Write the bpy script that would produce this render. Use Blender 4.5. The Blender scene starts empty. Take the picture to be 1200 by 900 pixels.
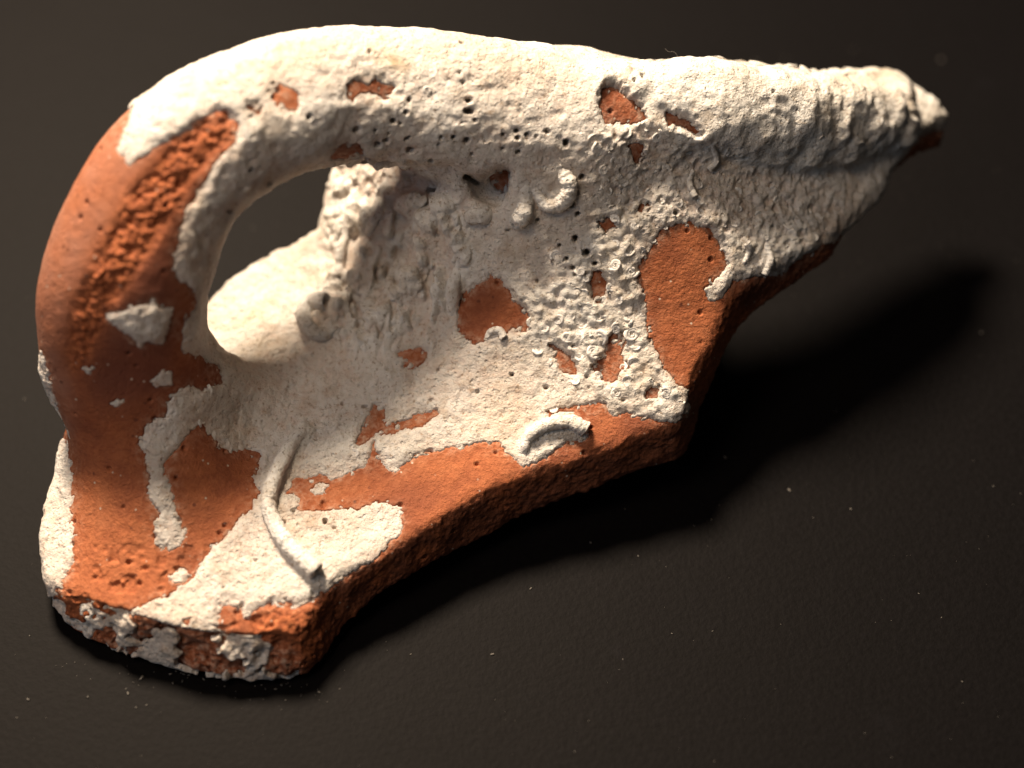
import bpy, math, random
import numpy as np

# ------------------------------------------------------------------ frame of the picture
# lengths below are in drawing units (u): 1 u = 0.15 mm.  x right, y up the view, w towards the viewer.
S = 1.5e-4
PITCH = math.radians(55)                    # the camera looks 55 degrees down at the table
D = 3000.0                                  # camera distance in u (45 cm)
EX = np.array((1.0, 0, 0))
EY = np.array((0, math.sin(PITCH), math.cos(PITCH)))
EW = np.array((0, -math.cos(PITCH), math.sin(PITCH)))
BASE = 116.0                                # height of the drawing origin above the table (u)

def world(p):
    p = np.asarray(p, float)
    q = p[..., 0:1] * EX + p[..., 1:2] * EY + p[..., 2:3] * EW
    q[..., 2] += BASE
    return q * S

# ------------------------------------------------------------------ camera, world, light, exposure
scene = bpy.context.scene
cam_d = bpy.data.cameras.new('camera'); cam = bpy.data.objects.new('camera', cam_d)
scene.collection.objects.link(cam); scene.camera = cam
cam_d.sensor_width = 36; cam_d.lens = 36 * D / 1200
cam_d.clip_start = 0.01; cam_d.clip_end = 50
cam.location = world(np.array((0, 0, D)))
cam.rotation_euler = (math.pi / 2 - PITCH, 0, 0)
cam_d.dof.use_dof = True
cam_d.dof.focus_distance = (D - 45) * S
cam_d.dof.aperture_fstop = 5.6

wd = bpy.data.worlds.new('World'); scene.world = wd; wd.use_nodes = True
bg = wd.node_tree.nodes['Background']
bg.inputs['Color'].default_value = (1.0, 0.95, 0.90, 1); bg.inputs['Strength'].default_value = 0.03

def lamp(name, direction, dist, size, energy, color, target=(0, 0, 0)):
    d = np.asarray(direction, float); d /= np.linalg.norm(d)
    t = world(np.asarray(target, float))
    v = d[0] * EX + d[1] * EY + d[2] * EW
    ld = bpy.data.lights.new(name, 'AREA'); ld.shape = 'DISK'; ld.size = size
    ld.energy = energy; ld.color = color
    o = bpy.data.objects.new(name, ld); scene.collection.objects.link(o)
    o.location = t + v * dist
    from mathutils import Vector
    o.rotation_euler = Vector(v).to_track_quat('Z', 'Y').to_euler()
    return o
# desk lamp behind and above the sherd, an added warm fill light from the upper left front, and the cool light of a window on the left
lamp('desk_lamp_light', (-0.26, 0.89, 0.35), 0.60, 0.14, 11.6, (1.0, 0.83, 0.63), (-40, 40, 0))
lamp('warm_fill_light', (-0.38, 0.42, 0.80), 0.9, 0.35, 2.2, (1.0, 0.77, 0.55))  # soft fill, added to brighten the neck and handle front
lamp('window_light', (-0.66, 0.0, 0.75), 1.2, 0.7, 1.8, (0.66, 0.80, 1.0))

scene.view_settings.view_transform = 'Standard'; scene.view_settings.look = 'None'
scene.view_settings.exposure = 0.0; scene.view_settings.gamma = 1.0
scene.view_settings.use_curve_mapping = False

C = scene.collection
rng = np.random.default_rng(7)
random.seed(7)

# ------------------------------------------------------------------ numpy noise
_K = (np.uint32(374761393), np.uint32(668265263), np.uint32(2654435769))
def _fin(h):
    h = (h ^ (h >> np.uint32(13))) * np.uint32(1274126177)
    h = (h ^ (h >> np.uint32(16))) * np.uint32(2246822519)
    return ((h ^ (h >> np.uint32(15))) & np.uint32(0xffffff)).astype(np.float32) * np.float32(1 / 0xffffff)

def noise(p, scale, seed=0):
    sd = np.uint32((seed * 144665 + 977) & 0xffffffff); w = []; h = []
    for a in range(3):
        q = p[:, a].astype(np.float32) * np.float32(1 / scale)
        i = np.floor(q); f = q - i
        f = f * f * f * (f * (f * 6 - 15) + 10)
        u = i.astype(np.int32).view(np.uint32) * _K[a]
        w.append((1 - f, f)); h.append((u, u + _K[a]))
    r = 0
    for dx in (0, 1):
        for dy in (0, 1):
            hh = h[0][dx] + h[1][dy] + sd; ww = w[0][dx] * w[1][dy]
            r = r + ww * (w[2][0] * _fin(hh + h[2][0]) + w[2][1] * _fin(hh + h[2][1]))
    return r * 2 - 1

def fbm(p, scale, seed=0, oct=3, gain=0.5):
    r = 0; a = 1.0; t = 0
    for k in range(oct):
        r = r + a * noise(p, scale / 2 ** k, seed + 17 * k); t += a; a *= gain
    return r / t

def worley(p, scale, seed=0):
    q = (p / scale).astype(np.float32); i = np.floor(q); f = q - i
    u = [i[:, a].astype(np.int32).view(np.uint32) * _K[a] for a in range(3)]
    best = np.full(len(q), 9.0, np.float32)
    for dx in (-1, 0, 1):
        for dy in (-1, 0, 1):
            for dz in (-1, 0, 1):
                k = [np.uint32((int(_K[a]) * d_) & 0xffffffff) for a, d_ in enumerate((dx, dy, dz))]
                hh = u[0] + k[0] + u[1] + k[1] + u[2] + k[2]; d = 0
                for a, d_ in enumerate((dx, dy, dz)):
                    d = d + (d_ + _fin(hh + np.uint32((seed + a + 1) * 7919)) - f[:, a]) ** 2
                best = np.minimum(best, d)
    return np.sqrt(best)

def sstep(a, b, x):
    t = np.clip((x - a) / (b - a), 0, 1); return t * t * (3 - 2 * t)

def smin(a, b, k):
    h = np.clip(0.5 + 0.5 * (b - a) / k, 0, 1)
    return b + (a - b) * h - k * h * (1 - h)

def smax(a, b, k): return -smin(-a, -b, k)

# ------------------------------------------------------------------ drawing -> space
def at(px, py, w):
    k = (D - w) / D
    return np.stack([(np.asarray(px, float) - 600) * k, (450 - np.asarray(py, float)) * k, np.asarray(w, float) + 0 * np.asarray(px, float)], -1)

def pix(p):
    k = D / (D - p[:, 2]); return 600 + p[:, 0] * k, 450 - p[:, 1] * k

# measured relief of the sherd's outer wall: shoulder (floor) and neck, (column, row, w)
CTRL = np.array([
 (352,744,128),(330,705,132),(140,715,124),(68,690,98),(200,640,98),(50,620,55),(470,640,92),(617,556,61),(700,527,48),(800,485,30),
 (450,550,44),(400,490,15),(300,430,-21),(280,370,-70),(250,345,-96),(330,292,-136),(200,400,-61),(100,500,-9),
 (430,425,-10),(372,268,-140),(382,195,-128),(400,240,-108),(430,200,-70),(345,325,-112),(330,390,-52),(376,300,-125),(404,330,-84),(425,300,-52),(432,360,-30),(445,250,-44),(480,300,-14),(475,390,-8),(385,385,-50),(360,415,-22),
 (520,340,-4),(550,400,-2),(520,440,4),(560,260,24),(620,330,18),(650,420,13),(700,470,24),(620,490,26),
 (700,300,32),(760,200,44),(800,350,26),(800,420,26),(850,400,12),(900,235,0),(890,310,-6),(960,270,-56),
 (1040,195,-106),(1000,190,-66),(750,140,44),(750,90,-26),(870,208,4),(800,190,26),(950,218,-54),(1010,208,-90),(850,160,40),(860,100,-34),(950,185,-24),(950,140,-36),(950,95,-86),
 (1060,140,-116),(1100,140,-150),(1050,95,-166),(700,170,48),(640,150,40),(560,150,20),(560,90,-40),(450,150,-60),(400,165,-118),
 (560,200,52),(640,205,56),(700,215,50),(490,225,0),(250,700,128),(600,620,70),(900,420,0),(1000,330,-40),(1130,190,-150),(250,790,150),(0,650,30),(700,600,60),
 (1150,100,-190),(700,40,-70),(300,250,-170)], float)

def tps_fit(P, v):
    n = len(P); d = np.linalg.norm(P[:, None] - P[None], axis=2)
    K = np.where(d > 0, d * d * np.log(d + 1e-9), 0)
    A = np.zeros((n + 3, n + 3)); A[:n, :n] = K + np.eye(n) * 5.0
    A[:n, n] = 1; A[:n, n + 1:] = P; A[n, :n] = 1; A[n + 1:, :n] = P.T
    return np.linalg.solve(A, np.r_[v, 0, 0, 0])
CP = at(CTRL[:, 0], CTRL[:, 1], CTRL[:, 2])
TW = tps_fit(CP[:, :2] / 100, CTRL[:, 2])

G0 = np.array((-720.0, -520.0)); GS = 4.0; GN = (375, 265)
gx = G0[0] + GS * np.arange(GN[0]); gy = G0[1] + GS * np.arange(GN[1])
def tps_eval(x, y):
    q = np.stack([x, y], -1).reshape(-1, 2) / 100
    d2 = ((q[:, None] - CP[None, :, :2] / 100) ** 2).sum(-1)
    K = 0.5 * d2 * np.log(d2 + 1e-9)
    return (K @ TW[:len(CP)] + TW[len(CP)] + q @ TW[len(CP) + 1:]).reshape(np.shape(x))
GX, GY = np.meshgrid(gx, gy, indexing='ij')
FG = tps_eval(GX, GY)

def blur2(a, r, n=3):
    for _ in range(n):
        for ax in (0, 1):
            pad = [(0, 0), (0, 0)]; pad[ax] = (r + 1, r)
            c = np.cumsum(np.pad(a, pad, mode='edge'), axis=ax)
            k = 2 * r + 1
            a = (np.take(c, np.arange(k, c.shape[ax]), ax) - np.take(c, np.arange(0, c.shape[ax] - k), ax)) / k
    return a
FG = blur2(FG, 2, 2)
dFx, dFy = np.gradient(FG, GS)
CN = 1 / np.sqrt(1 + dFx ** 2 + dFy ** 2)

def look(A, x, y, g0=G0, gs=GS):
    u = np.clip((x - g0[0]) / gs, 0, A.shape[0] - 1.001); v = np.clip((y - g0[1]) / gs, 0, A.shape[1] - 1.001)
    i = u.astype(np.int32); j = v.astype(np.int32); u = u - i; v = v - j
    return (A[i, j] * (1 - u) * (1 - v) + A[i + 1, j] * u * (1 - v) + A[i, j + 1] * (1 - u) * v + A[i + 1, j + 1] * u * v)

# outline of the broken wall
OUT = np.array([(68,690),(100,706),(140,718),(190,733),(240,741),(300,747),(348,744),(364,722),(388,690),(430,662),(470,638),(520,606),(560,585),(590,566),
 (617,556),(660,544),(700,530),(750,512),(790,496),(806,470),(820,430),(837,392),(860,355),(879,333),(933,300),(970,280),(1000,250),(1033,212),
 (1045,190),(1075,162),(1106,150),(1100,128),(1078,114),(1062,100),(1040,92),(950,92),(900,96),(830,88),(780,82),(700,80),(600,84),(520,100),
 (450,128),(410,160),(391,188),(382,225),(374,264),(342,284),(315,296),(285,314),(245,345),(200,385),(130,460),(85,520),(52,590),(46,640),(50,672)], float)
def on_wall(px, py):
    px = np.asarray(px, float); py = np.asarray(py, float); w = np.zeros_like(px)
    for _ in range(8):
        p = at(px, py, w); w = look(FG, p[..., 0], p[..., 1])
    return at(px, py, w)
OUTW = on_wall(OUT[:, 0], OUT[:, 1])[:, :2]

def poly_sdf(P, x, y):
    d = np.full(x.shape, 1e9); s = np.ones(x.shape)
    n = len(P)
    for i in range(n):
        a = P[i]; b = P[i - 1]
        e = b - a; wx = x - a[0]; wy = y - a[1]
        t = np.clip((wx * e[0] + wy * e[1]) / (e @ e), 0, 1)
        d = np.minimum(d, (wx - e[0] * t) ** 2 + (wy - e[1] * t) ** 2)
        c1 = y >= a[1]; c2 = y < b[1]; c3 = e[0] * wy > e[1] * wx
        fl = (c1 & c2 & c3) | (~c1 & ~c2 & ~c3)
        s = np.where(fl, -s, s)
    return s * np.sqrt(d)
OG = poly_sdf(OUTW, GX, GY)
WOB = fbm(np.stack([GX.ravel(), GY.ravel(), 0 * GX.ravel()], -1), 46, 3, 3).reshape(GX.shape)
OG = OG + WOB * 3.5

# handle: column, row, w, half width in the drawing plane, half depth
HND = np.array([(1075,136,-132,26,26),(1010,140,-96,36,38),(930,138,-40,45,46),(820,132,8,46,46),(690,138,30,62,50),(560,122,48,75,60),(430,113,64,76,68),(318,130,112,76,70),
 (207,199,130,84,74),(149,315,114,93,76),(144,405,64,94,76),(164,485,30,84,72),(184,555,20,92,72),(190,640,14,96,80)], float)
def catmull(P, m):
    P = np.vstack([2 * P[0] - P[1], P, 2 * P[-1] - P[-2]]); r = []
    for i in range(1, len(P) - 2):
        for t in np.linspace(0, 1, m, endpoint=False):
            a, b, c, d = P[i - 1:i + 3]
            r.append(0.5 * ((2 * b) + (c - a) * t + (2 * a - 5 * b + 4 * c - d) * t * t + (3 * b - a - 3 * c + d) * t ** 3))
    r.append(P[-2]); return np.array(r)
HC = catmull(np.c_[at(HND[:, 0], HND[:, 1], HND[:, 2]), HND[:, 3:]], 11)

HT = np.gradient(HC[:, :3], axis=0); HT[:, 2] = 0; HT /= np.linalg.norm(HT, axis=1)[:, None]
def handle_sdf(p):
    n = len(HC) - 1
    best = np.full(len(p), 1e12, np.float32); bi = np.zeros(len(p), np.int16); bt = np.zeros(len(p), np.float32)
    for i in range(n):
        a = HC[i, :3]; e = HC[i + 1, :3] - a
        r = p - a; t = np.clip((r @ e) / (e @ e), 0, 1)
        d = ((r - t[:, None] * e) ** 2).sum(1)
        m = d < best; best[m] = d[m]; bi[m] = i; bt[m] = t[m]
    A = HC[bi]; B = HC[bi + 1]; t = bt[:, None]
    c = A + (B - A) * t
    tan = HT[bi] + (HT[bi + 1] - HT[bi]) * t; tan /= np.linalg.norm(tan, axis=1)[:, None] + 1e-9
    off = p - c[:, :3]
    u = off[:, 0] * -tan[:, 1] + off[:, 1] * tan[:, 0]; v = off[:, 2]
    along = off[:, 0] * tan[:, 0] + off[:, 1] * tan[:, 1]
    a = c[:, 3]; b = c[:, 4]
    k = 2.35
    rr = (np.abs(u / a) ** k + np.abs(v / b) ** k + np.abs(along / b) ** k * 0.8) ** (1 / k)
    return (rr - 1) * np.minimum(a, b), bi + bt

EDGE_SHEAR = (0.20, -0.72)
def sheet_sdf(p):
    x, y, w = p[:, 0], p[:, 1], p[:, 2]
    F = look(FG, x, y); c = look(CN, x, y)
    s = np.clip(F - w, -40, 110)
    d1 = (w - F) * c
    T = 64 + 8 * np.sin(x / 90.0) + 4 * np.sin(y / 40.0 + x / 70) + 4 * sstep(-110, -260, x) * sstep(-60, -180, y)
    T = T - 12 * sstep(-40, 120, x) - 24 * sstep(250, 480, x)
    d2 = -(w - F) * c - T
    xs, ys = x - EDGE_SHEAR[0] * s, y - (EDGE_SHEAR[1] - 0.22 * sstep(-130, -260, x) * (y < 0)) * s
    e = look(OG, xs, ys)
    return smax(smax(d1, d2, 14), e * 0.85, 9), e

def blob(p, a, b, r0, r1):
    a = np.asarray(a, float); e = np.asarray(b, float) - a
    r = p - a; t = np.clip((r @ e) / (e @ e), 0, 1)
    return np.sqrt(((r - t[:, None] * e) ** 2).sum(1)) - (r0 + (r1 - r0) * t)

FOOT_A = at(760, 300, -40); FOOT_B = at(775, 262, -232); FOOT_C = at(880, 255, -238)
def sherd_sdf(p):
    ds, e = sheet_sdf(p)
    dh = np.full(len(p), 400.0); hp = np.zeros(len(p))
    m = (p[:, 0] < 480) & (p[:, 2] < 260) & (p[:, 2] > -220)
    dh[m], hp[m] = handle_sdf(p[m])
    d = smin(ds, dh, 44 + 40 * sstep(-160, -20, p[:, 0]) - 46 * sstep(80, 170, p[:, 0]))
    d = smin(d, blob(p, at(222, 446, 26), at(296, 464, -16), 44, 27), 40)
    # knobs and hollows of the overgrown neck root
    for (x0, y0, x1, y1, r0, r1, dw) in ((492,232,442,262,15,11,0),(506,262,478,345,13,11,0),(432,285,418,352,12,14,0),(404,250,408,290,13,10,-8),(395,360,372,386,15,15,0),(525,245,540,300,12,9,0),(452,352,438,384,10,12,0),(605,200,612,250,14,12,0),(640,190,655,225,14,14,0)):
        A = on_wall(x0, y0); B = on_wall(x1, y1); A[2] += dw; B[2] += dw
        d = smin(d, blob(p, A, B, r0, r1), 12)
    for (x0, y0, x1, y1, r0, r1) in ((464,290,457,328,19,14),(425,374,408,338,14,11),(474,212,505,226,12,9),(440,228,436,246,12,9),(458,246,470,268,9,11),(508,318,500,352,7,6),(430,255,420,275,6,6)):
        A = on_wall(x0, y0); B = on_wall(x1, y1); A[2] += 4; B[2] += 4
        d = smax(d, -blob(p, A, B, r0, r1), 9)
    # lower broken stub of the inner neck, which props the sherd up behind
    d = smin(d, blob(p, FOOT_A, FOOT_B, 44, 30), 24)
    d = smin(d, blob(p, FOOT_B, FOOT_C, 30, 26), 24)
    # hollow in the crust below the upper handle root
    d = smax(d, -blob(p, at(578, 212, 150), at(584, 222, 20), 22, 17), 9)
    d = smax(d, -blob(p, at(548, 207, 150), at(550, 210, 24), 8, 8), 6)
    d = smax(d, -blob(p, at(562, 218, 150), at(566, 226, 18), 19, 14), 8)
    d = smax(d, -blob(p, at(584, 238, 150), at(582, 238, 22), 12, 9), 8)
    d = smax(d, -blob(p, at(452, 214, 66), at(520, 216, 72), 24, 22), 14)
    d = smax(d, -blob(p, at(506, 222, 150), at(508, 226, -6), 10, 8), 7)
    d = smax(d, -blob(p, at(590, 200, 150), at(592, 204, 30), 10, 10), 6)
    hgt = p[:, 1] * math.cos(PITCH) + p[:, 2] * math.sin(PITCH) + BASE      # worn flat where it stands on the table
    d = smax(d, 5 - hgt, 8)
    return d, ds, dh, e, hp

# ------------------------------------------------------------------ surface nets
V = 6.6
lo = np.array((-640.0, -400.0, -300.0)); hi = np.array((570.0, 450.0, 220.0))
NB = np.ceil((hi - lo) / (4 * V)).astype(int); N = NB * 4 + 1
def gridpts(ix): return lo + V * ix
cb = np.stack(np.meshgrid(*[np.arange(n) for n in NB], indexing='ij'), -1).reshape(-1, 3)
fb = sherd_sdf(gridpts(cb * 4 + 2.0))[0]
f = np.repeat(np.repeat(np.repeat(fb.reshape(NB), 4, 0), 4, 1), 4, 2)
f = np.pad(f, ((0, 1),) * 3, mode='edge').astype(np.float32)
near = np.flatnonzero(np.abs(fb) < 4 * V * 1.7)
k4 = np.stack(np.meshgrid(*[np.arange(4)] * 3, indexing='ij'), -1).reshape(-1, 3)
ix = (cb[near][:, None] * 4 + k4[None]).reshape(-1, 3)
f[tuple(ix.T)] = sherd_sdf(gridpts(ix.astype(float)))[0]
ins = f < 0
cnt = np.zeros(N - 1, np.int8)
for dx in (0, 1):
    for dy in (0, 1):
        for dz in (0, 1):
            cnt += ins[dx:N[0] - 1 + dx, dy:N[1] - 1 + dy, dz:N[2] - 1 + dz]
act = (cnt > 0) & (cnt < 8)
ci = np.argwhere(act); vid = np.full(N - 1, -1, np.int64); vid[act] = np.arange(len(ci))
acc = np.zeros((len(ci), 3)); num = np.zeros(len(ci))
corner = [(a, b, c) for a in (0, 1) for b in (0, 1) for c in (0, 1)]
for c0 in corner:
    for a in range(3):
        if c0[a]: continue
        c1 = list(c0); c1[a] = 1
        A = f[tuple((ci + c0).T)]; B = f[tuple((ci + c1).T)]
        m = (A < 0) != (B < 0)
        t = A[m] / (A[m] - B[m])
        q = np.array(c0, float) + np.zeros((m.sum(), 3)); q[:, a] = t
        acc[m] += q; num[m] += 1
verts = lo + V * (ci + acc / num[:, None])
quads = []
for a in range(3):
    b, c = (a + 1) % 3, (a + 2) % 3
    s0 = [slice(None)] * 3; s1 = [slice(None)] * 3; s0[a] = slice(0, -1); s1[a] = slice(1, None)
    A = ins[tuple(s0)]; B = ins[tuple(s1)]
    for flip, M in ((False, A & ~B), (True, ~A & B)):
        e = np.argwhere(M)
        e = e[(e[:, b] > 0) & (e[:, c] > 0)]
        eb = np.zeros(3, int); eb[b] = 1; ec = np.zeros(3, int); ec[c] = 1
        q = np.stack([vid[tuple((e - eb - ec).T)], vid[tuple((e - ec).T)], vid[tuple(e.T)], vid[tuple((e - eb).T)]], 1)
        if flip: q = q[:, ::-1]
        quads.append(q)
quads = np.concatenate(quads); quads = quads[(quads >= 0).all(1)]

def raw_mesh(name, v, q):
    me = bpy.data.meshes.new(name); k = q.shape[1]
    me.vertices.add(len(v)); me.vertices.foreach_set('co', np.asarray(v, np.float32).ravel())
    me.loops.add(q.size); me.loops.foreach_set('vertex_index', q.astype(np.int32).ravel())
    me.polygons.add(len(q)); me.polygons.foreach_set('loop_start', (np.arange(len(q)) * k).astype(np.int32))
    me.polygons.foreach_set('use_smooth', np.ones(len(q), bool))
    me.update(calc_edges=True); return me

me = raw_mesh('coarse', verts, quads)
tmp = bpy.data.objects.new('coarse', me); C.objects.link(tmp)
md = tmp.modifiers.new('s', 'SUBSURF'); md.levels = 2; md.render_levels = 2
dg = bpy.context.evaluated_depsgraph_get(); ev = tmp.evaluated_get(dg).to_mesh()
nv = len(ev.vertices); co = np.empty(nv * 3, np.float32); ev.vertices.foreach_get('co', co); co = co.reshape(-1, 3).astype(np.float64)
nrm = np.empty(nv * 3, np.float32); ev.vertices.foreach_get('normal', nrm); nrm = nrm.reshape(-1, 3).astype(np.float64)
qd = np.empty(len(ev.loops), np.int32); ev.loops.foreach_get('vertex_index', qd); qd = qd.reshape(-1, 4)
tmp.evaluated_get(dg).to_mesh_clear(); bpy.data.objects.remove(tmp); bpy.data.meshes.remove(me)

def vnormals(v, q):
    fn = np.cross(v[q[:, 2]] - v[q[:, 0]], v[q[:, 3]] - v[q[:, 1]])
    r = np.zeros_like(v)
    for a in range(3):
        for k in range(4): r[:, a] += np.bincount(q[:, k], fn[:, a], len(v))
    return r / (np.linalg.norm(r, axis=1)[:, None] + 1e-12)
_, DS, DH, ED, HP = sherd_sdf(co)

# ------------------------------------------------------------------ where the crust lies, painted patch by patch
BARE = [
 [(158,128),(138,178),(150,192),(175,180),(205,160),(240,137),(264,127),(280,146),(275,166),(250,195),(235,225),(216,256),(208,300),(205,326),(226,336),(232,356),(214,386),(214,412),
  (232,416),(254,428),(258,450),(236,456),(212,456),(196,470),(195,488),(170,500),(164,515),(172,540),(178,558),(171,570),(184,600),(181,642),(200,644),(216,634),(211,610),(206,592),(195,560),
  (192,546),(200,536),(228,502),(236,494),(246,511),(260,525),(282,528),(306,530),(300,560),(303,576),(297,596),(280,606),(268,626),(244,650),(226,678),(206,694),(160,714),(138,722),(120,740),(60,745),
  (68,690),(86,662),(84,600),(82,540),(74,500),(66,470),(52,420),(30,400),(30,340),(80,200),(140,130)],
 [(336,580),(345,560),(380,557),(386,563),(402,558),(426,548),(436,530),(438,514),(425,520),(412,526),(420,508),(432,482),(440,474),(450,480),(452,498),(480,490),(512,477),(516,486),(492,500),(465,506),
  (440,511),(440,526),(450,546),(462,554),(482,540),(500,529),(530,525),(560,520),(585,520),(600,536),(613,548),(640,540),(652,526),(668,516),(686,516),(690,504),(680,494),(642,491),(640,483),(660,478),
  (690,475),(712,473),(715,484),(742,485),(770,493),(795,494),(806,478),(806,458),(795,454),(776,430),(770,410),(760,400),(757,370),(756,350),(748,330),(750,308),(765,290),(775,270),(800,261),(830,269),(845,285),
  (851,310),(845,322),(828,338),(829,353),(846,350),(856,331),(880,325),(906,325),(938,302),(990,276),(1030,238),(1044,200),(1062,176),(1082,158),(1114,148),(1250,150),(1250,900),(360,900),(346,765),(300,770),(262,742),(290,724),(320,704),
  (350,712),(385,690),(440,655),(470,625),(470,595),(440,590),(410,598),(385,602),(360,600),(345,598)],
 [(536,386),(534,360),(545,345),(560,334),(576,324),(590,331),(600,350),(615,365),(621,384),(610,391),(600,385),(590,396),(580,384),(572,396),(555,406),(545,396)],
 [(690,320),(705,318),(713,335),(705,356),(696,346)],[(640,402),(656,408),(676,426),(676,442),(662,440),(650,420)],
 [(690,430),(710,420),(716,392),(730,388),(736,400),(728,414),(736,430),(720,449),(704,448)],[(754,455),(770,450),(773,465),(760,469)],
 [(463,415),(490,407),(502,415),(491,433),(474,430)],[(704,106),(720,101),(736,115),(750,125),(758,138),(746,147),(710,147),(702,125)],
 [(778,132),(796,137),(822,153),(815,157),(785,146)],[(404,99),(440,96),(462,103),(458,119),(446,113),(425,112),(413,122),(405,113)],
 [(314,110),(330,99),(351,114),(348,131),(325,129)],[(286,121),(310,124),(306,136),(289,133)],[(384,184),(400,170),(420,170),(432,184),(402,190)],
 [(572,206),(582,198),(599,200),(599,222),(590,226),(578,222)],[(699,255),(720,257),(724,268),(705,273)],[(736,170),(752,168),(754,190),(744,196)],
 [(255,713),(265,705),(285,714),(288,728),(270,741),(254,738)],[(214,727),(230,725),(231,733),(217,734)],[(748,240),(762,238),(760,250),(750,252)],
 [(64,700),(84,735),(130,765),(130,735),(110,722)],[(260,742),(300,738),(330,760),(290,768)],
]
ISLES = [
 [(124,371),(150,362),(170,357),(178,347),(184,360),(203,362),(200,384),(190,404),(176,398),(164,411),(158,398),(142,391)],[(173,446),(188,438),(201,435),(203,449),(186,453)],
 [(198,676),(214,664),(221,676),(210,688)],[(92,432),(119,429),(104,440)],[(128,473),(138,470),(146,466),(148,474),(136,480)],
 [(362,574),(378,566),(386,572),(380,580),(370,581)],[(374,588),(384,588),(382,595)],[(330,584),(346,580),(350,592),(336,602),(326,598)],
 [(146,190),(150,172),(170,158),(178,166),(164,182),(150,196)],
 [(1046,200),(1062,178),(1046,178)],
]
def raster(polys, out):
    xs = np.arange(1200) + 0.5
    for P in polys:
        P = np.array(P, float); y0 = int(max(0, P[:, 1].min())); y1 = int(min(899, P[:, 1].max()))
        for y in range(y0, y1 + 1):
            yy = y + 0.5; hits = []
            for i in range(len(P)):
                a, b = P[i - 1], P[i]
                if (a[1] <= yy) != (b[1] <= yy): hits.append(a[0] + (yy - a[1]) * (b[0] - a[0]) / (b[1] - a[1]))
            hits.sort()
            for k in range(0, len(hits) - 1, 2):
                out[max(0, int(round(hits[k]))):max(0, int(round(hits[k + 1]))), y] = 1
    return out
TUBE_A = [(362,500),(340,530),(322,565),(315,595),(326,625),(346,652),(373,677)]
TUBE_B = [(612,532),(622,512),(645,500),(668,497),(688,506)]
def ribbon(pts, r):
    P = catmull(np.array(pts, float), 4); T = np.gradient(P, axis=0); T /= np.linalg.norm(T, axis=1)[:, None]
    Q = np.c_[-T[:, 1], T[:, 0]] * r
    return [tuple(p) for p in P + Q] + [tuple(p) for p in (P - Q)[::-1]]
ISLES += [ribbon(TUBE_A, 11), ribbon(TUBE_B, 10)]
bare = raster(BARE, np.zeros((1200, 900), np.float32)); isle = raster(ISLES, np.zeros((1200, 900), np.float32))
white = np.clip(1 - bare + isle, 0, 1)
WHITE = blur2(white, 1, 2)
WIDE = blur2(white, 9, 2)
HALO = blur2(white, 16, 2)

px, py = pix(co)
ZS = 4
zb = np.full((320, 240), -1e9)
np.maximum.at(zb, (np.clip(px / ZS, 0, 319).astype(int), np.clip(py / ZS, 0, 239).astype(int)), co[:, 2])
view = np.array((0, 0, D)) - co; view /= np.linalg.norm(view, axis=1)[:, None]
facing = (nrm * view).sum(1)
front = (facing > -0.05) & (co[:, 2] > zb[np.clip(px / ZS, 0, 319).astype(int), np.clip(py / ZS, 0, 239).astype(int)] - 26)
jx = fbm(co, 16, 40, 4, 0.8) * 6; jy = fbm(co, 16, 60, 4, 0.8) * 6
def mlook(A): return look(A, px + jx, py + jy, (0.5, 0.5), 1.0)
cov = mlook(WHITE); wide = mlook(WIDE); halo = mlook(HALO)
back = sstep(-0.12, 0.10, fbm(co, 70, 90, 4) + 0.12)
wht = np.where(front | (facing > -0.45), cov, back * sstep(-14, -34, ED) )
# break faces that look at the viewer at the lower left carry only flecks
brk = sstep(-7, -1, ED) * (DH > 6)
fleck = sstep(0.0, 0.18, fbm(co, 26, 120, 3, 0.6) + 0.02)
low_face = brk * (px < 352) * (py > 700)
wht = np.where(low_face > 0.5, np.minimum(1, fleck * (px < 345)), wht)

def region(pts, r=10):
    return look(blur2(raster([pts], np.zeros((1200, 900), np.float32)), r, 2), px, py, (0.5, 0.5), 1.0) * front
CREST = region([(264,126),(225,150),(190,180),(150,235),(118,295),(92,350),(80,400),(84,440),(100,430),(118,390),(140,345),(170,300),(200,255),(225,215),(262,172),(282,148)], 5)
COILS = region([(590,370),(640,320),(680,300),(700,240),(760,250),(745,330),(755,400),(805,470),(760,490),(690,450),(640,400),(600,410)], 14)
SPONGE = region([(690,150),(780,140),(960,210),(1020,220),(950,300),(860,300),(800,255),(720,260)], 14)
DRIP = region([(385,195),(480,190),(545,240),(540,390),(440,410),(370,400),(395,300)], 14)

# ------------------------------------------------------------------ relief of the fired clay
CHIP = region([(290,722),(320,706),(350,714),(388,690),(380,760),(350,790),(300,752)], 4)
rough = np.clip(np.maximum(CREST, np.maximum(brk, CHIP)), 0, 1)
r1 = 1 - np.abs(fbm(co, 26, 200, 3, 0.6)) * 2
clay_d = fbm(co, 90, 210, 2) * 3 + fbm(co, 14, 215, 2) * 0.5
clay_d += (rough - 0.45 * brk * (1 - CHIP)) * ((r1 - 0.5) * 1.2 + fbm(co, 24, 219, 2) * 4 + fbm(co, 6.5, 220, 2, 0.8) * 2.4 - 2.0 * sstep(0.3, 0.12, worley(co, 12, 229)))
clay_d += CREST * (2.2 * fbm(co, 5.5, 225, 1) - 3)
pit = worley(co, 24, 230)
clay_d -= np.where(noise(co, 60, 233) > -0.1, sstep(0.16, 0.06, pit) * 4.0, 0)
lower = region([(90,640),(240,640),(330,720),(350,790),(90,760)], 16)
clay_d -= lower * sstep(0.0, 0.5, fbm(co, 11, 236, 2)) * 4
low_lump = low_face * (9 * fbm(co, 30, 700, 3, 0.6) - 4)
clay_d += low_lump
clay_co = co + nrm * clay_d[:, None]

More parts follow.
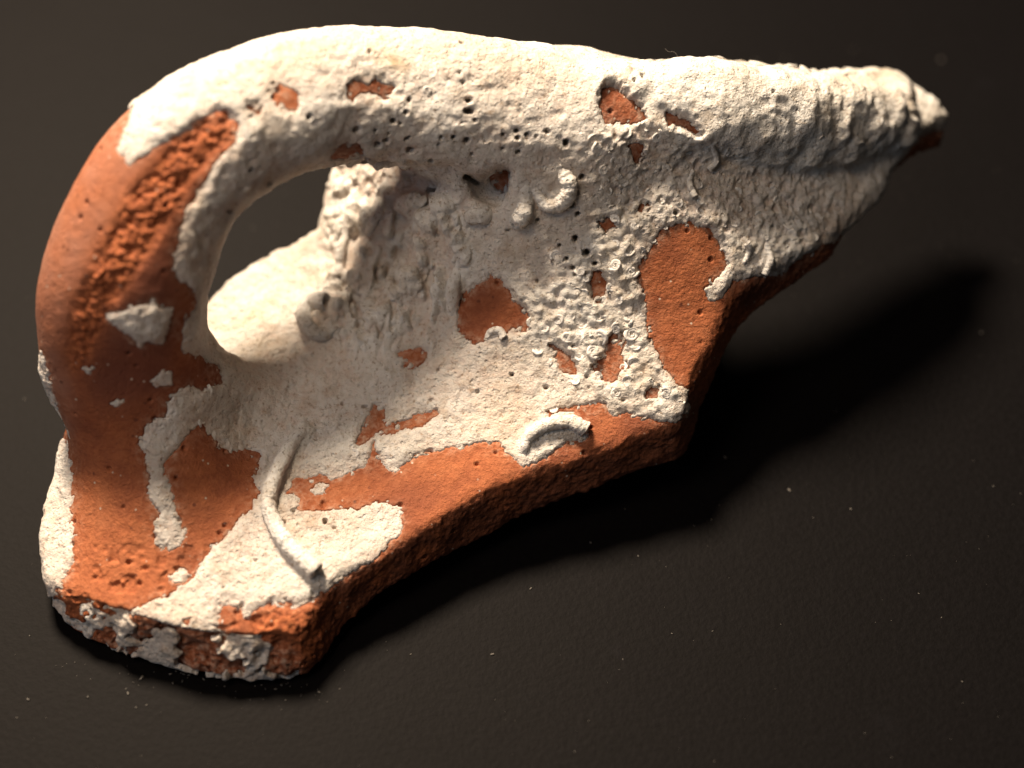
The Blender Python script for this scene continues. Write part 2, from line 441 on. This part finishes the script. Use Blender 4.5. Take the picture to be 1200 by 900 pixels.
# ------------------------------------------------------------------ relief of the white crust
lump = fbm(co, 40, 300, 4, 0.55)
SOFT = sstep(-0.25, 0.35, fbm(co, 120, 305, 2)) * np.where(DH < DS, 0.35, 1.0)
H = 3.2 + 2.2 * lump + (0.7 + 1.3 * SOFT) * fbm(co, 13, 310, 2, 0.8) + 1.6 * np.minimum(0.15, noise(co, 9, 315) + 0.1)
H += np.clip(COILS + 0.28 * SPONGE, 0, 1) * (5.0 * (0.72 - worley(co, 11, 320)) + 2.0)
H += SPONGE * (2.4 * fbm(co, 8, 330, 2, 0.7) + 3.0 * fbm(co, 17, 333, 3, 0.65) - 2.5 * sstep(0.34, 0.16, worley(co, 19, 336)))
H += DRIP * (13.0 * fbm(co, 24, 345, 3, 0.6) + 15.0 * (np.abs(fbm(co * np.array((1.25, 0.5, 1.0)), 26, 340, 3, 0.6)) - 0.22) * 2 + 2)
rim = region([(690,80),(800,75),(950,82),(1050,88),(1110,140),(1075,165),(1030,180),(985,192),(930,198),(880,188),(830,166),(760,148),(700,118)], 5)
H += 3.0 * fbm(co, 75, 370, 2) + np.where(DH < DS, 2.0, 0) * fbm(co, 32, 372, 2)
H += 5.0 * region(ribbon(TUBE_A, 9), 3) + 4.0 * region(ribbon(TUBE_B, 8), 3)
H += rim * (8 + 8 * fbm(co, 34, 350, 3))
film = np.clip(1.25 - np.clip(H / 5, 0, 1.5), 0, 1)
# bored holes in the crust: column, row, radius
HOLES = [(542,98,4),(549,118,4.5),(549,131,4.5),(541,144,2),(556,141,2.5),(517,160,3.5),(531,160,4.5),(546,164,4.5),(514,168,2),(568,166,2),(589,158,2),(605,154,2.5),(606,162,3.5),(617,158,4),
 (628,160,2.5),(641,155,3.5),(589,174,2.5),(607,178,3.5),(553,180,2.5),(480,176,4),(476,162,4),(469,145,3),(460,142,4.5),(475,132,3.5),(479,118,2.5),(455,156,3),(438,152,2.5),(417,152,2.5),
 (663,168,4),(682,208,4.5),(676,225,5),(670,239,5),(677,251,3.5),(674,280,6),(687,296,5),(671,314,4),(664,303,3),(697,309,3.5),(656,288,3),(630,258,2.5),(596,270,2),(540,53,2.5),(538,86,2),(620,73,2),
 (361,138,4),(325,107,3),(365,690,0.1),(293,200,3),(267,248,3),(315,214,3),(505,185,3),(442,168,4),(428,190,4),(452,164,4.5),(546,207,7),(556,212,5),(505,224,5),(570,256,6),(300,555,2),(340,525,2),
 (700,335,2.5),(630,330,2),(618,371,2.5),(612,352,2),(560,460,2),(505,470,2),(470,468,2),(600,440,2.5),(640,455,2),(690,455,2),(730,470,2),(428,478,2.5),(381,612,3),(392,620,2),(333,612,2),(344,600,2.5),(300,658,2),(262,690,2)]
for k in range(45):
    HOLES.append((random.uniform(230, 1000), random.uniform(60, 720), random.uniform(1.0, 2.4)))
hole = np.zeros(nv)
for hx, hy, hr in HOLES:
    m = np.abs(px - hx) < 14
    m = np.flatnonzero(m); m = m[(np.abs(py[m] - hy) < 14) & front[m]]
    d = np.hypot((px[m] - hx) * random.uniform(0.7, 1.25), (py[m] - hy) * random.uniform(0.8, 1.4)) + 1.6 * jx[m] / 6
    hr *= random.uniform(0.4, 0.82)
    hole[m] = np.maximum(hole[m], sstep(hr + 1.2, hr - 1.2, d) * min(1, hr / 2.6))
edge = sstep(0.38, 0.60, wht + 0.75 * fbm(co, 9, 360, 3, 0.85) * (4 * wide * (1 - wide)) + 0.8 * sstep(0.42, 0.6, noise(co, 7, 365)) * sstep(0.12, 0.45, wide) * (wht < 0.4))
H += 0.4 * low_lump + 2.5 * low_face
H = np.maximum(H, 0.8) * (0.18 + 0.82 * sstep(0.42, 0.95, wide))
crust_off = -1.8 + (1.8 + H) * edge
crust_off = np.where(edge > 0.5, crust_off - hole * (15 + H), crust_off)
crust_co = co + nrm * crust_off[:, None]
crust_co += (clay_co - co) * (1 - 0.8 * sstep(0.6, 1, wide))[:, None]
clay_co = clay_co - nrm * (sstep(0.75, 1.0, edge) * (3.0 + 21 * hole))[:, None]

# set the sherd on the table
zmin = min(world(clay_co)[:, 2].min(), world(crust_co[edge > 0.5])[:, 2].min())
LIFT = -zmin + 0.0001

# ------------------------------------------------------------------ materials
def nodes(name):
    m = bpy.data.materials.new(name); m.use_nodes = True
    nt = m.node_tree; return m, nt, nt.nodes['Principled BSDF']
def N_(nt, kind, **kw):
    n = nt.nodes.new(kind)
    for k, v in kw.items():
        if k in n.inputs: n.inputs[k].default_value = v
        else: setattr(n, k, v)
    return n
def ntex(nt, co_, scale, detail=4, rough=0.6):
    n = N_(nt, 'ShaderNodeTexNoise', Scale=scale, Detail=detail, Roughness=rough); nt.links.new(co_, n.inputs['Vector']); return n.outputs['Fac']
def ramp(nt, fac, stops):
    r = nt.nodes.new('ShaderNodeValToRGB'); el = r.color_ramp.elements
    el[0].position, el[0].color = stops[0][0], (*stops[0][1], 1); el[1].position, el[1].color = stops[-1][0], (*stops[-1][1], 1)
    for p_, c_ in stops[1:-1]:
        e_ = el.new(p_); e_.color = (*c_, 1)
    nt.links.new(fac, r.inputs['Fac']); return r.outputs['Color']
def mix(nt, fac, a, b, mode='MIX'):
    n = nt.nodes.new('ShaderNodeMix'); n.data_type = 'RGBA'; n.blend_type = mode
    for sock, v in ((n.inputs['Factor'], fac), (n.inputs[6], a), (n.inputs[7], b)):
        if hasattr(v, 'is_linked'): nt.links.new(v, sock)
        else: sock.default_value = v if isinstance(v, float) else (*v, 1)
    return n.outputs[2]
def bump(nt, bsdf, hs, strength, dist):
    prev = None
    for h_, s_ , d_ in zip(hs, strength, dist):
        b = N_(nt, 'ShaderNodeBump', Strength=s_, Distance=d_); nt.links.new(h_, b.inputs['Height'])
        if prev: nt.links.new(prev, b.inputs['Normal'])
        prev = b.outputs['Normal']
    nt.links.new(prev, bsdf.inputs['Normal'])
def attr(nt, name):
    a = nt.nodes.new('ShaderNodeAttribute'); a.attribute_name = name; return a.outputs['Fac']

def make_clay():
    m, nt, b = nodes('fired_clay'); tc = nt.nodes.new('ShaderNodeTexCoord').outputs['Object']
    n1 = ntex(nt, tc, 110, 6, 0.7); n2 = ntex(nt, tc, 900, 4, 0.7); n3 = ntex(nt, tc, 2200, 2, 0.5)
    base = ramp(nt, n1, [(0.30, (0.25, 0.072, 0.032)), (0.5, (0.38, 0.115, 0.043)), (0.72, (0.44, 0.155, 0.066))])
    base = mix(nt, 0.35, base, ramp(nt, n2, [(0.35, (0.22, 0.06, 0.028)), (0.65, (0.56, 0.19, 0.08))]))
    n7 = ntex(nt, tc, 38, 4, 0.6)
    base = mix(nt, ramp(nt, n7, [(0.42, (0, 0, 0)), (0.66, (0.9, 0.9, 0.9))]), base, (0.19, 0.056, 0.029))
    brk_c = ramp(nt, n2, [(0.30, (0.18, 0.052, 0.024)), (0.55, (0.38, 0.110, 0.040)), (0.75, (0.50, 0.17, 0.066))])
    base = mix(nt, attr(nt, 'rough'), base, brk_c)
    base = mix(nt, attr(nt, 'bloom'), base, (0.33, 0.145, 0.095))
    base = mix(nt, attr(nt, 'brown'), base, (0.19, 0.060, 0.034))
    base = mix(nt, attr(nt, 'edge_dark'), base, (0.13, 0.048, 0.028))
    v = N_(nt, 'ShaderNodeTexVoronoi', Scale=520.0); nt.links.new(tc, v.inputs['Vector'])
    grit = ramp(nt, v.outputs['Distance'], [(0.06, (1, 1, 1)), (0.13, (0, 0, 0))])
    sel = ramp(nt, ntex(nt, tc, 260, 2), [(0.51, (0, 0, 0)), (0.56, (1, 1, 1))])
    base = mix(nt, mix(nt, 1.0, grit, sel, 'MULTIPLY'), base, (0.62, 0.50, 0.40))
    v2 = N_(nt, 'ShaderNodeTexVoronoi', Scale=380.0); nt.links.new(tc, v2.inputs['Vector'])
    dark = ramp(nt, v2.outputs['Distance'], [(0.09, (1, 1, 1)), (0.16, (0, 0, 0))])
    base = mix(nt, mix(nt, 1.0, dark, ramp(nt, n1, [(0.5, (0, 0, 0)), (0.56, (0.8, 0.8, 0.8))]), 'MULTIPLY'), base, (0.12, 0.035, 0.02))
    base = mix(nt, mix(nt, 1.0, attr(nt, 'haze_film'), ramp(nt, n2, [(0.44, (0, 0, 0)), (0.64, (0.5, 0.5, 0.5))]), 'MULTIPLY'), base, (0.56, 0.40, 0.30))
    nt.links.new(base, b.inputs['Base Color']); b.inputs['Roughness'].default_value = 0.82
    b.inputs['Specular IOR Level'].default_value = 0.25
    n5 = ntex(nt, tc, 1400, 4, 0.75)
    bump(nt, b, [n2, n5, n3], [0.55, 0.6, 0.4], [0.0006, 0.0004, 0.00025]); return m

def make_crust(name='marine_crust', tint=(1, 1, 1)):
    m, nt, b = nodes(name); tc = nt.nodes.new('ShaderNodeTexCoord').outputs['Object']
    n1 = ntex(nt, tc, 70, 5, 0.6); n2 = ntex(nt, tc, 700, 5, 0.7); n3 = ntex(nt, tc, 2400, 2, 0.5); n4 = ntex(nt, tc, 240, 4, 0.65)
    c = lambda r, g, bl: (r * tint[0], g * tint[1], bl * tint[2])
    base = ramp(nt, n1, [(0.32, c(0.64, 0.57, 0.49)), (0.48, c(0.76, 0.72, 0.67)), (0.66, c(0.81, 0.79, 0.76))])
    base = mix(nt, 0.35, base, ramp(nt, n2, [(0.3, c(0.50, 0.42, 0.33)), (0.6, c(0.80, 0.77, 0.72))]))
    st = ramp(nt, n4, [(0.53, (0, 0, 0)), (0.70, (0.60, 0.60, 0.60))])
    base = mix(nt, st, base, (0.47, 0.38, 0.29))
    n6 = ntex(nt, tc, 1300, 3, 0.7)
    base = mix(nt, ramp(nt, n6, [(0.58, (0, 0, 0)), (0.66, (0.75, 0.75, 0.75))]), base, (0.33, 0.24, 0.16))
    th = mix(nt, 1.0, attr(nt, 'film'), ramp(nt, n2, [(0.38, (0.12, 0.12, 0.12)), (0.60, (0.9, 0.9, 0.9))]), 'MULTIPLY')
    th = mix(nt, 1.0, th, (0.6, 0.6, 0.6), 'MULTIPLY')
    base = mix(nt, th, base, (0.50, 0.28, 0.17))
    base = mix(nt, attr(nt, 'stain'), base, (0.50, 0.34, 0.16))
    nt.links.new(base, b.inputs['Base Color']); b.inputs['Roughness'].default_value = 0.78
    b.inputs['Specular IOR Level'].default_value = 0.3
    b.inputs['Subsurface Weight'].default_value = 0.0
    n5 = ntex(nt, tc, 1500, 4, 0.75)
    pv = N_(nt, 'ShaderNodeTexVoronoi', Scale=900.0); nt.links.new(tc, pv.inputs['Vector'])
    ph = ramp(nt, pv.outputs['Distance'], [(0.12, (0, 0, 0)), (0.30, (1, 1, 1))])
    bump(nt, b, [n4, n2, n5, ph], [0.5, 0.8, 0.75, 0.6], [0.0012, 0.0008, 0.0004, 0.00028]); return m
CLAY = make_clay(); CRUST = make_crust()

def make_table():
    m, nt, b = nodes('dark_suede'); tc = nt.nodes.new('ShaderNodeTexCoord').outputs['Object']
    n1 = ntex(nt, tc, 9, 4, 0.6); n2 = ntex(nt, tc, 900, 3, 0.6); n3 = ntex(nt, tc, 60, 5, 0.65)
    base = ramp(nt, n1, [(0.3, (0.00180, 0.00152, 0.00179)), (0.7, (0.00285, 0.00245, 0.00287))])
    base = mix(nt, 0.5, base, ramp(nt, n2, [(0.35, (0.00106, 0.00089, 0.00112)), (0.7, (0.00381, 0.00330, 0.00391))]))
    sm = ramp(nt, n3, [(0.64, (0, 0, 0)), (0.80, (0.5, 0.5, 0.5))])
    base = mix(nt, sm, base, (0.00761, 0.00712, 0.00894))
    nt.links.new(base, b.inputs['Base Color']); b.inputs['Roughness'].default_value = 0.55
    b.inputs['Specular IOR Level'].default_value = 0.05
    b.inputs['Specular Tint'].default_value = (1.0, 0.92, 0.86, 1)
    bump(nt, b, [n2, n3], [0.22, 0.10], [0.0003, 0.001]); return m
TABLE = make_table()

# ------------------------------------------------------------------ objects
def empty(name, loc=(0, 0, 0)):
    o = bpy.data.objects.new(name, None); o.empty_display_size = 0.01; C.objects.link(o); o.location = loc; return o
sherd = empty('pottery_sherd', (0, 0, 0))
sherd['label'] = 'broken terracotta vessel sherd with arched handle and white marine crust, lying on dark cloth'
sherd['category'] = 'pottery sherd'

def part(name, v, q, n, mat, attrs, parent=sherd, kind=None):
    used = np.unique(q); mp = np.full(len(v), -1); mp[used] = np.arange(len(used))
    wv = world(v[used]); wv[:, 2] += LIFT
    me_ = raw_mesh(name, wv, mp[q])
    for k, a in attrs.items():
        at_ = me_.attributes.new(k, 'FLOAT', 'POINT'); at_.data.foreach_set('value', a[used].astype(np.float32))
    if n is not None:
        nn = n[used]; wn = nn[:, 0:1] * EX + nn[:, 1:2] * EY + nn[:, 2:3] * EW
        me_.normals_split_custom_set_from_vertices(wn.astype(np.float32))
    me_.materials.append(mat)
    o = bpy.data.objects.new(name, me_); C.objects.link(o); o.parent = parent
    if kind: o['kind'] = kind
    return o

cn = vnormals(clay_co, qd)
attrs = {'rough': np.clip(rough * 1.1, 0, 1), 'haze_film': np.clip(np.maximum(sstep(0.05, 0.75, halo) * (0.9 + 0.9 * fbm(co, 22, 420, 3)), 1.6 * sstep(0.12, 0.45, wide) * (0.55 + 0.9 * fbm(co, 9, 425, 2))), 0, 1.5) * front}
attrs['bloom'] = region([(140,130),(200,150),(150,220),(110,290),(85,350),(75,420),(90,480),(80,520),(20,500),(20,300)], 8) * (0.55 + 0.5 * fbm(co, 30, 500, 3)).clip(0, 1) * (1 - CREST)
attrs['brown'] = region([(255,185),(205,265),(205,330),(215,400),(190,460),(110,480),(95,440),(125,380),(180,290)], 12) * (0.8 + 0.5 * fbm(co, 40, 520, 3)).clip(0, 1) * (1 - CREST)  # brown tone of the limb, with part of its shade painted in
attrs['edge_dark'] = brk * (1 - CHIP) * (px > 330) * sstep(-0.5, 0.2, fbm(co, 50, 540, 3)) * 0.6  # darker brown tone over the break faces on the right
fc = qd
f_h = (DH[fc].mean(1) + 4 < DS[fc].mean(1)) & (px[fc].mean(1) < 720)
ed_f = (brk[fc].mean(1) > 0.5) & ~f_h
neck_f = ~f_h & ~ed_f & ((py - (395 + 0.12 * (px - 420)))[fc].mean(1) < 0) & (px[fc].mean(1) > 365)
sh_f = ~f_h & ~ed_f & ~neck_f
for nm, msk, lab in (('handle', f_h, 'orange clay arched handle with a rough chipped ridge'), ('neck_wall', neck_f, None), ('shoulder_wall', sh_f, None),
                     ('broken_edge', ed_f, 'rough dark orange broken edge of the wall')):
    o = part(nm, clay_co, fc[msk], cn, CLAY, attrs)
    if lab: o['label'] = lab

stain = np.zeros(nv)
for pts, amt in (([(425,58),(450,58),(480,80),(478,88),(450,78)], 0.8), ([(240,105),(270,85),(280,90),(262,105),(240,112)], 0.5), ([(970,98),(1030,92),(1060,110),(1030,120),(980,112)], 0.25),
                 ([(265,385),(310,350),(330,345),(300,385)], 0.45), ([(250,430),(300,400),(350,395),(300,425)], 0.35), ([(355,370),(385,350),(380,375)], 0.5)):
    stain = np.maximum(stain, region(pts, 5) * amt * (0.6 + 0.8 * np.clip(fbm(co, 10, 400, 3), -0.5, 0.6)))
cattrs = {'film': np.clip(np.maximum(film * 0.8, sstep(0.93, 0.55, wide) * (0.65 + 0.7 * fbm(co, 14, 410, 3)) * front), 0, 1), 'stain': np.clip(stain, 0, 1)}
keep = (edge[fc].max(1) > 0.02)
cnn = vnormals(crust_co, qd)
# loose patches of crust, largest first
kq = fc[keep]; lab = np.arange(nv)
while True:
    mn = np.minimum(np.minimum(lab[kq[:, 0]], lab[kq[:, 1]]), np.minimum(lab[kq[:, 2]], lab[kq[:, 3]])); new = lab.copy()
    for k in range(4): np.minimum.at(new, kq[:, k], mn)
    new = new[new]; new = np.minimum(new, new[new])
    if (new == lab).all(): break
    lab = new
fl = lab[kq[:, 0]]; ids, cnts = np.unique(fl, return_counts=True)
order = np.argsort(-cnts); n_patch = 0
for r in order:
    if cnts[r] < 40 or n_patch >= 60: break
    sel = kq[fl == ids[r]]
    o = part('crust_patch', crust_co, sel, cnn, CRUST, cattrs)
    if n_patch == 0: o['label'] = 'large knobbly white marine crust over neck and handle'
    n_patch += 1

# ------------------------------------------------------------------ creatures cemented on the sherd
fr = np.flatnonzero(front)
top_co = np.where((edge > 0.5)[:, None], crust_co, clay_co); 
bins = {}
bkey = (np.clip(px[fr], 0, 1199) // 6).astype(int) * 1000 + (np.clip(py[fr], 0, 899) // 6).astype(int)
o_ = np.argsort(bkey); bk = bkey[o_]; fo = fr[o_]
def surf(x, y):
    best = None; bd = 1e9
    for dx in (-1, 0, 1):
        for dy in (-1, 0, 1):
            k = (int(x // 6) + dx) * 1000 + int(y // 6) + dy
            a, b = np.searchsorted(bk, k), np.searchsorted(bk, k + 1)
            for i in fo[a:b]:
                d = (px[i] - x) ** 2 + (py[i] - y) ** 2
                if d < bd: bd = d; best = i
    return None if best is None else (top_co[best], nrm[best])

def tube_mesh(path, rad, bore=0.55, sides=18, ripple=0.04, depth=14, wob=0.10):
    path = np.asarray(path, float); n = len(path)
    T = np.gradient(path, axis=0); T /= np.linalg.norm(T, axis=1)[:, None] + 1e-9
    up = np.array((0.3, 0.2, 1.0)); vs = []; qs = []
    rr = np.broadcast_to(np.asarray(rad, float), (n,)).copy()
    rings = [(path[i], T[i], rr[i] * (1 + ripple * math.sin(i * 1.9) + ripple * random.uniform(-1, 1))) for i in range(n)]
    e, t = path[-1], T[-1]
    rings += [(e + t * 0.8, t, rr[-1] * 0.85), (e + t * 0.4, t, rr[-1] * bore), (e - t * depth, t, rr[-1] * bore * 0.8), (e - t * depth, t, 0.01)]
    s0 = rings[0]; rings = [(s0[0] - s0[1] * s0[2] * 0.5, s0[1], 0.01), (s0[0] - s0[1] * s0[2] * 0.3, s0[1], s0[2] * 0.7)] + rings
    for c, t, r in rings:
        a = np.cross(t, up); a /= np.linalg.norm(a) + 1e-9; b = np.cross(a, t)
        for k in range(sides):
            g = 2 * math.pi * k / sides; vs.append(c + (a * math.cos(g) + b * math.sin(g)) * r)
    for i in range(len(rings) - 1):
        for k in range(sides):
            k2 = (k + 1) % sides; qs.append((i * sides + k, i * sides + k2, (i + 1) * sides + k2, (i + 1) * sides + k))
    vs = np.array(vs); mr = float(rr.max())
    vs = vs + (np.stack([noise(vs + off, mr * 0.9, 610 + k) for k, off in enumerate((0, 31.7, 77.1))], -1) + 0.6 * np.stack([noise(vs + off, mr * 0.4, 640 + k) for k, off in enumerate((0, 31.7, 77.1))], -1)) * mr * wob
    return vs, np.array(qs)[:, ::-1]

TUBE = make_crust('worm_tube_shell', (1.05, 1.05, 1.06))
def worm_tube(pts, rad, sink=0.25, label=None, bore=0.55, rise=0.1):
    sink += 0.22
    P = catmull(np.array(pts, float), 12); path = []
    for x, y in P:
        s = surf(x, y)
        if s is None: continue
        path.append(s[0] + s[1] * (0.9 * 10 * 0 + 1.0) * 0 + s[1] * 0)
    path = np.array(path)
    ker = np.array((1, 2, 3, 2, 1)) / 9
    for _ in range(2):
        pp = np.pad(path, ((2, 2), (0, 0)), mode='edge')
        path = sum(ker[k] * pp[k:k + len(path)] for k in range(5))
    nr = np.array([surf(*q)[1] for q in P[:len(path)]])
    lift = np.full(len(path), 1 - sink); lift[-8:] += np.linspace(0, rise, 8)
    lift[:14] -= np.linspace(0.9, 0, 14)
    path = path + nr * (rad * lift)[:, None]
    v, q = tube_mesh(path, np.linspace(rad * 0.72, rad, len(path)), bore)
    o = part('worm_tube', v, q, None, TUBE, {})
    if label: o['label'] = label
    return o
worm_tube(TUBE_A, 10.5, 0.55, 'long curved worm tube with an open round mouth', 0.42, 0.3)
worm_tube(TUBE_B, 9.5, 0.6, 'curled worm tube on the bare clay strip')
worm_tube([(625,218),(640,238),(658,236),(667,218),(660,204)], 10.5, 0.62, 'thick curled worm tube near the upper handle root', 0.35, -0.9)
worm_tube([(618,218),(615,245),(606,262)], 12, 0.55, None, 0.3, -0.9)
worm_tube([(548,262),(558,252),(572,254)], 11, 0.35, None, 0.62)
worm_tube([(540,300),(536,330),(528,370)], 9, 0.7, None, 0.4, -0.9)
worm_tube([(897,286),(900,305),(893,322)], 5, 0.45)
worm_tube([(870,310),(876,295),(872,285)], 4.5, 0.4)
worm_tube([(812,200),(806,215),(812,232)], 4, 0.4)
worm_tube([(832,165),(838,185),(830,200)], 4, 0.4)
worm_tube([(395,385),(376,392),(362,380),(366,362),(386,356)], 11, 0.45, 'dark ringed worm tube by the hole', 0.7)
worm_tube([(570,400),(575,390),(586,388),(592,398)], 5, 0.3)
worm_tube([(414,250),(404,285),(398,330)], 7, 0.5, None, 0.3, -0.9)
worm_tube([(455,215),(446,250),(430,275)], 6, 0.55, None, 0.3, -0.9)
worm_tube([(470,300),(458,330),(462,352)], 6, 0.55, None, 0.3, -0.9)

# coiled worm shells: one spiral mesh, copied
def coil_mesh(turns, r0, r1, t0, t1, seed):
    random.seed(seed); n = int(turns * 14); path = []; rad = []
    for i in range(n):
        u = i / (n - 1); g = u * turns * 2 * math.pi
        r = r0 + (r1 - r0) * u; path.append((r * math.cos(g), r * math.sin(g), 0.10 * r1 + 0.12 * r1 * (1 - u))); rad.append(t0 + (t1 - t0) * u)
    path = np.array(path) * (1, random.uniform(0.8, 1), 1)
    v, q = tube_mesh(path + 40 * seed, np.array(rad), 0.6, 8, 0.07, 0.6, wob=0.22)
    me_ = raw_mesh('worm_coil', (v - 40 * seed) * S, q); me_.materials.append(TUBE); return me_
COIL = [coil_mesh(2.0, 0.22, 1.0, 0.12, 0.34, s) for s in range(1, 8)]
from mathutils import Matrix, Vector
spots = [(652,300,8),(659,322,9),(701,176,9),(694,165,8),(655,374,8),(624,378,8),(703,395,11),(695,412,9),(715,408,8),(676,411,9),(740,393,11),(738,318,9),(720,310,8),(717,338,7),(725,352,6),(736,372,10),
 (745,405,9),(665,396,9),(650,392,7),(765,282,5),(706,200,6),(752,205,8),(764,198,7),(780,210,6),(806,178,6),(925,275,8),(888,253,6),(946,250,8),(1000,165,9),(1002,190,6),(960,270,5),(770,160,8),
 (378,537,8),(416,533,7),(222,470,8),(241,460,7),(237,493,7),(306,205,7),(288,222,7),(507,87,7),(500,108,6),(690,360,7),(700,372,7),(682,380,7),(712,375,6),(680,395,7),(690,390,6),(722,385,7),
 (733,340,7),(742,355,6),(708,352,6),(730,430,7),(742,425,8),(750,440,7),(735,445,7),(765,440,6),(780,462,7),(770,472,6),(700,440,7),(722,462,7),(640,385,6),(632,410,6),(668,372,6),(676,340,6),
 (835,225,5),(850,240,5),(865,225,6),(880,215,6),(910,235,6),(820,250,6),(795,240,6),(775,235,5),(712,225,6),(730,215,6),(715,245,6),(742,265,6),(720,285,6),(735,295,7),(706,295,6),(760,225,5)]
random.seed(11)
tries = 0
while len(spots) < 165 and tries < 4000:
    tries += 1; x, y = random.uniform(590, 800), random.uniform(170, 480)
    if tries % 3 == 0: x, y = random.uniform(700, 1020), random.uniform(150, 300)
    if white[int(x), int(y)] < 0.5 or min((x - a) ** 2 + (y - b) ** 2 for a, b, _ in spots) < 90: continue
    if x < 700 and y < 300 and random.random() < 0.7: continue
    if y > 330 + 0.0 * x and x < 640: continue
    spots.append((x, y, 2.6 + 4.5 * random.random() ** 1.6))
for x, y, r in spots:
    s = surf(x, y)
    if s is None: continue
    c, n_ = s
    o = bpy.data.objects.new('worm_coil', random.choice(COIL)); C.objects.link(o); o.parent = sherd
    c = c - n_ * r * random.uniform(0.05, 0.42)
    wc = world(c); wc[2] += LIFT; wn = n_[0] * EX + n_[1] * EY + n_[2] * EW
    rot = Vector(wn).to_track_quat('Z', 'Y').to_matrix().to_4x4() @ Matrix.Rotation(random.uniform(0, 6.28), 4, 'Z')
    if random.random() < 0.5: rot = rot @ Matrix.Diagonal((-1, 1, 1, 1))
    r *= random.uniform(0.75, 1.1)
    rot = Matrix.Rotation(random.uniform(-0.35, 0.35), 4, 'X') @ Matrix.Rotation(random.uniform(-0.35, 0.35), 4, 'Y') @ rot
    o.matrix_world = Matrix.Translation(wc) @ rot @ Matrix.Diagonal((r * 0.82, r * 0.82, r * 0.62, 1))

# ------------------------------------------------------------------ table and what lies on it
tb = np.array([(-3, -1.5, 0), (3, -1.5, 0), (3, 3.5, 0), (-3, 3.5, 0)], float)
tm = raw_mesh('table_top', tb, np.array([[0, 1, 2, 3]])); tm.materials.append(TABLE)
to = bpy.data.objects.new('table_top', tm); C.objects.link(to); to['kind'] = 'structure'
to['label'] = 'dark brown black cloth covered table top'; to['category'] = 'table top'

def on_table(x, y):
    w = -BASE / math.sin(PITCH)
    for _ in range(20):
        yy = (450 - y) * (D - w) / D; w = (-BASE - yy * math.cos(PITCH)) / math.sin(PITCH)
    return world(at(x, y, w))
md_, nt, b = nodes('dust'); b.inputs['Base Color'].default_value = (0.12, 0.105, 0.09, 1); b.inputs['Roughness'].default_value = 0.9
DUST = md_
dv = []; dq = []
known = [(166,795,2.6),(33,820,2.4),(103,817,1.8),(150,813,1.8),(920,68,2),(885,72,2),(1000,58,2),(1103,70,3),(997,597,1.8),(925,575,2.4),(850,536,1.8),(622,690,1.8),(577,767,2),(1150,390,2),(692,636,1.5),(748,652,1.5),(200,790,1.6)]
known = [(a, b, c * (0.45 if b < 150 else 0.7)) for a, b, c in known]
for k in range(260): known.append((random.uniform(0, 1200), random.uniform(150, 900), 0.3 + 0.5 * random.random() ** 3))
for k in range(60):
    u = random.random(); known.append((90 + 300 * u + random.gauss(0, 25), 775 + 30 * u + abs(random.gauss(0, 16)), 0.4 + 0.9 * random.random() ** 3))
for x, y, r in known:
    c = on_table(x, y); g = random.uniform(0, 3.14); r *= S; l = r * random.uniform(1, 2.6)
    u = np.array((math.cos(g), math.sin(g), 0)) * l; v = np.array((-math.sin(g), math.cos(g), 0)) * r; z = np.array((0, 0, r * 0.9)); i = len(dv)
    lo_ = np.array((0, 0, 0.00003))
    for s1, s2, h in ((-1, -1, 0), (1, -1, 0), (1, 1, 0), (-1, 1, 0), (-.6, -.5, 1), (.6, -.5, 1), (.5, .6, 1), (-.5, .6, 1)):
        dv.append(c + lo_ + u * s1 * random.uniform(.6, 1) + v * s2 * random.uniform(.6, 1) + z * h)
    for qf in ((3, 2, 1, 0), (4, 5, 6, 7), (0, 1, 5, 4), (1, 2, 6, 5), (2, 3, 7, 6), (3, 0, 4, 7)): dq.append([i + j for j in qf])
dm = raw_mesh('dust', np.array(dv), np.array(dq)); dm.materials.append(DUST)
do = bpy.data.objects.new('dust', dm); C.objects.link(do); do['kind'] = 'stuff'
do['label'] = 'pale dust specks scattered over the dark cloth'; do['category'] = 'dust'

# a stray fibre caught on the upper rim
s = surf(792, 82)
if s is not None:
    base = s[0]; cv = catmull(np.array([base + (0, -2, 0), base + (2, 6, 2), base + (-3, 13, 3), base + (-9, 13, 4), base + (-13, 16, 4)]), 5)
    v, q = tube_mesh(cv, 0.22, 0.5, 5, 0, 0.1)
    o = part('fibre', v, q, None, DUST, {}, parent=None)
    o['label'] = 'tiny pale curled fibre caught on the white upper rim of the sherd'; o['category'] = 'fibre'
print('VERTS', nv, 'crust faces', keep.sum(), 'patches', n_patch, 'lift', LIFT)
